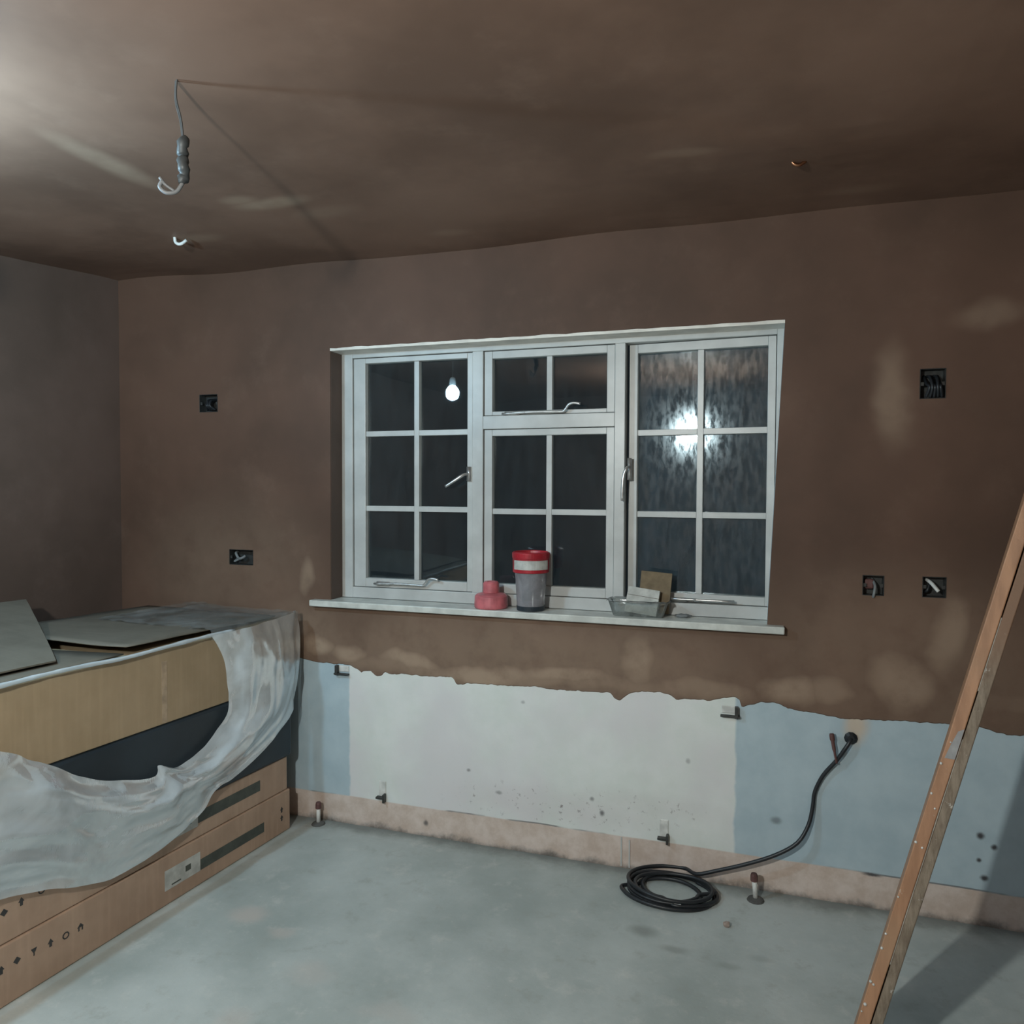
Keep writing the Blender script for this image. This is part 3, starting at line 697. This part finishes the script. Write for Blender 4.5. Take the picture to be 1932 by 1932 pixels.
for i in range(NU+1):
    row = []; u = i/NU
    for j in range(NV+1):
        v = j/NV; a = I_[i].lerp(O_[i], v)
        fold = .014*abs(noise.noise(Vector((v*4.0+u*3, u*5, 0))))+.004*noise.noise(Vector((v*7, u*6+4, 2)))+.0006*noise.noise(Vector((v*22, u*20, 5)))
        fold += .005*math.sin(v*9+u*9+3*noise.noise(Vector((u*6, 0, 9))))*min(1, 4*v*(1-v)+.3)
        k1 = noise.noise(Vector((v*3.2+u*1.5, u*6.5-v*1.2, 11))); k2 = noise.noise(Vector((v*5+3, u*4+v*2, 17)))
        fold += .0042*max(0, 1-abs(k1)*7)-.0045*max(0, 1-abs(k2)*9)
        off = .022+.030*math.sin(math.pi*min(1, v*1.1))+fold*1.0
        if a.x > 1.285: off -= (a.x-1.285)*.9
        off = max(off, .007)
        row.append(bm.verts.new(F(a.x, off, a.y+.003*noise.noise(Vector((u*30, v*2, 3))))))
    G.append(row)
for i in range(NU):
    for j in range(NV): bm.faces.new((G[i][j], G[i+1][j], G[i+1][j+1], G[i][j+1]))
obj('hanging_front', bm, M_SHEET, ps, smooth=True)
bm = bmesh.new(); G = []; NA, NB = 150, 60
for i in range(NA+1):
    row = []; s = .84+(1.325-.84)*i/NA
    for j in range(NB+1):
        v = j/NB
        if v < .06: n_, z = .014+.004*noise.noise(Vector((s*9, 1, 1))), HB+.026-.034*(1-v/.06)
        else: n_, z = .012-(v-.06)/.94*.62, HB+.026
        lift = 0
        if s < .5: lift = 0
        z += lift+.006*noise.noise(Vector((s*5, v*5, 7)))+.012*abs(noise.noise(Vector((s*7+v*6, v*7-s*3, 1))))+.003*noise.noise(Vector((s*25, v*30, 7)))
        row.append(bm.verts.new(F(s, n_, z)))
    G.append(row)
for i in range(NA):
    for j in range(NB): bm.faces.new((G[i][j], G[i+1][j], G[i+1][j+1], G[i][j+1]))
obj('top_cover', bm, M_TOPFILM, ps, smooth=True)
bm = bmesh.new(); q = [F(s, .018+.003*noise.noise(Vector((s*8, 0, 0))), HB+.010+.012*noise.noise(Vector((s*3, 4, 0)))) for s in [S0+.02+(.93-S0)*k/60 for k in range(61)]]
tube(bm, q, [.0065+.003*noise.noise(Vector((k*.4, 0, 1))) for k in range(61)], 8); obj('rolled_edge', bm, M_SHEET, ps, smooth=True)

# ------------------------------------------------------------ two scaffold boards leaning to the right, seen nearly edge-on
foot = Vector((.196, -.875, 0)); upp = Vector((.545, -.80, 1.29)); topd = (upp-foot).normalized()
away = (Vector((.255, .967, 0))); nrm = topd.cross(away).normalized()
if nrm.x < 0: nrm = -nrm
away = nrm.cross(topd).normalized()
if away.y < 0: away = -away
def board(label, t0, t1, w0, w1, z0, L, mat, cleat_label):
    """t: thickness across, w: width going away from the viewer, lengthwise along topd"""
    MP = Matrix(((nrm.x, away.x, topd.x, foot.x), (nrm.y, away.y, topd.y, foot.y), (nrm.z, away.z, topd.z, foot.z), (0, 0, 0, 1)))
    t = thing('scaffold_board', label, 'board', MP @ Vector((t0, w0, z0)), 'boards leaning at the right')
    bm = bmesh.new(); n = 48; rings = []
    for i in range(n+1):
        z = z0+(L-z0)*i/n; c = .0012*noise.noise(Vector((z*6, t0*50, 0))); e = .0015*noise.noise(Vector((z*9, t0*50, 4)))
        rings.append([bm.verts.new(MP @ Vector(q)) for q in ((t0+c, w0+e, z), (t1+c*.5, w0+e*.6, z), (t1, w1, z), (t0, w1, z))])
    for a_, b_ in zip(rings, rings[1:]):
        for k in range(4): bm.faces.new((a_[k], a_[(k+1) % 4], b_[(k+1) % 4], b_[k]))
    bm.faces.new(rings[0][::-1]); bm.faces.new(rings[-1])
    obj('plank', bm, mat, t, bevel=.0025)
    for zb in (z0+.06, L-.10):
        bm = bmesh.new(); e = .0013
        box(bm, t0-e, t1+e, w0-e-.001, w0-.0012, zb, zb+.025, MP)
        obj('end_band', bm, M_GALV, t)
    return t, MP
t, MP = board('orange scaffold board seen edge-on, leaning at the right of the room', 0, .0275, 0, .215, .020, 2.40, M_WOOD, '')
for k in range(13):
    z = random.choice((random.uniform(.03, .6), random.uniform(.03, .5), random.uniform(.6, 1.0))); r = random.uniform(.002, .0045)
    bm = bmesh.new(); bmesh.ops.create_icosphere(bm, subdivisions=2, radius=r, matrix=Matrix.Translation(MP @ Vector((random.choice((.002, .003, random.uniform(.003, .03))), -.0005, z))))
    obj('plaster_splash', bm, M_WHITEP, t, smooth=True)
board('weathered grey-brown scaffold board resting against the orange one', .0300, .0525, .003, .220, .022, 2.385, M_WOOD2, '')

MPb = MP
for z0, z1 in ((.33, .90), (1.02, 1.20)):
    bm = bmesh.new(); box(bm, .0278, .0298, .004, .012, z0, z1, MPb)
    obj('highlight_strip', bm, simple('pale_highlight_strip', (.42, .40, .35), .8), t)  # pale packing in the gap, coloured to stand in for a highlight

bm = bmesh.new(); poly_prism(bm, [MPb @ Vector(q) for q in ((.006, -.0022, .845), (.0265, -.0022, .850), (.0265, -.0022, .925), (.016, -.0022, .915), (.010, -.0022, .88))], away*.0022)
obj('plaster_smear', bm, simple('grey_plaster_smear', (.34, .34, .34), .8), t)

# ------------------------------------------------------------ crumbs on the floor
for x, y, r, lab in ((-.085, -.275, .012, 'small plaster crumb on the floor in front of the coiled cable'),):
    bm = bmesh.new(); bmesh.ops.create_icosphere(bm, subdivisions=2, radius=1)
    for v in bm.verts: v.co *= 1+.5*noise.noise(v.co*1.7+Vector((x, 0, 0))); v.co = Vector((x+v.co.x*r, y+v.co.y*r*.8, r*.75+v.co.z*r*.8))
    tag(obj('plaster_crumb', bm, M_RUBBLE), lab, 'debris')
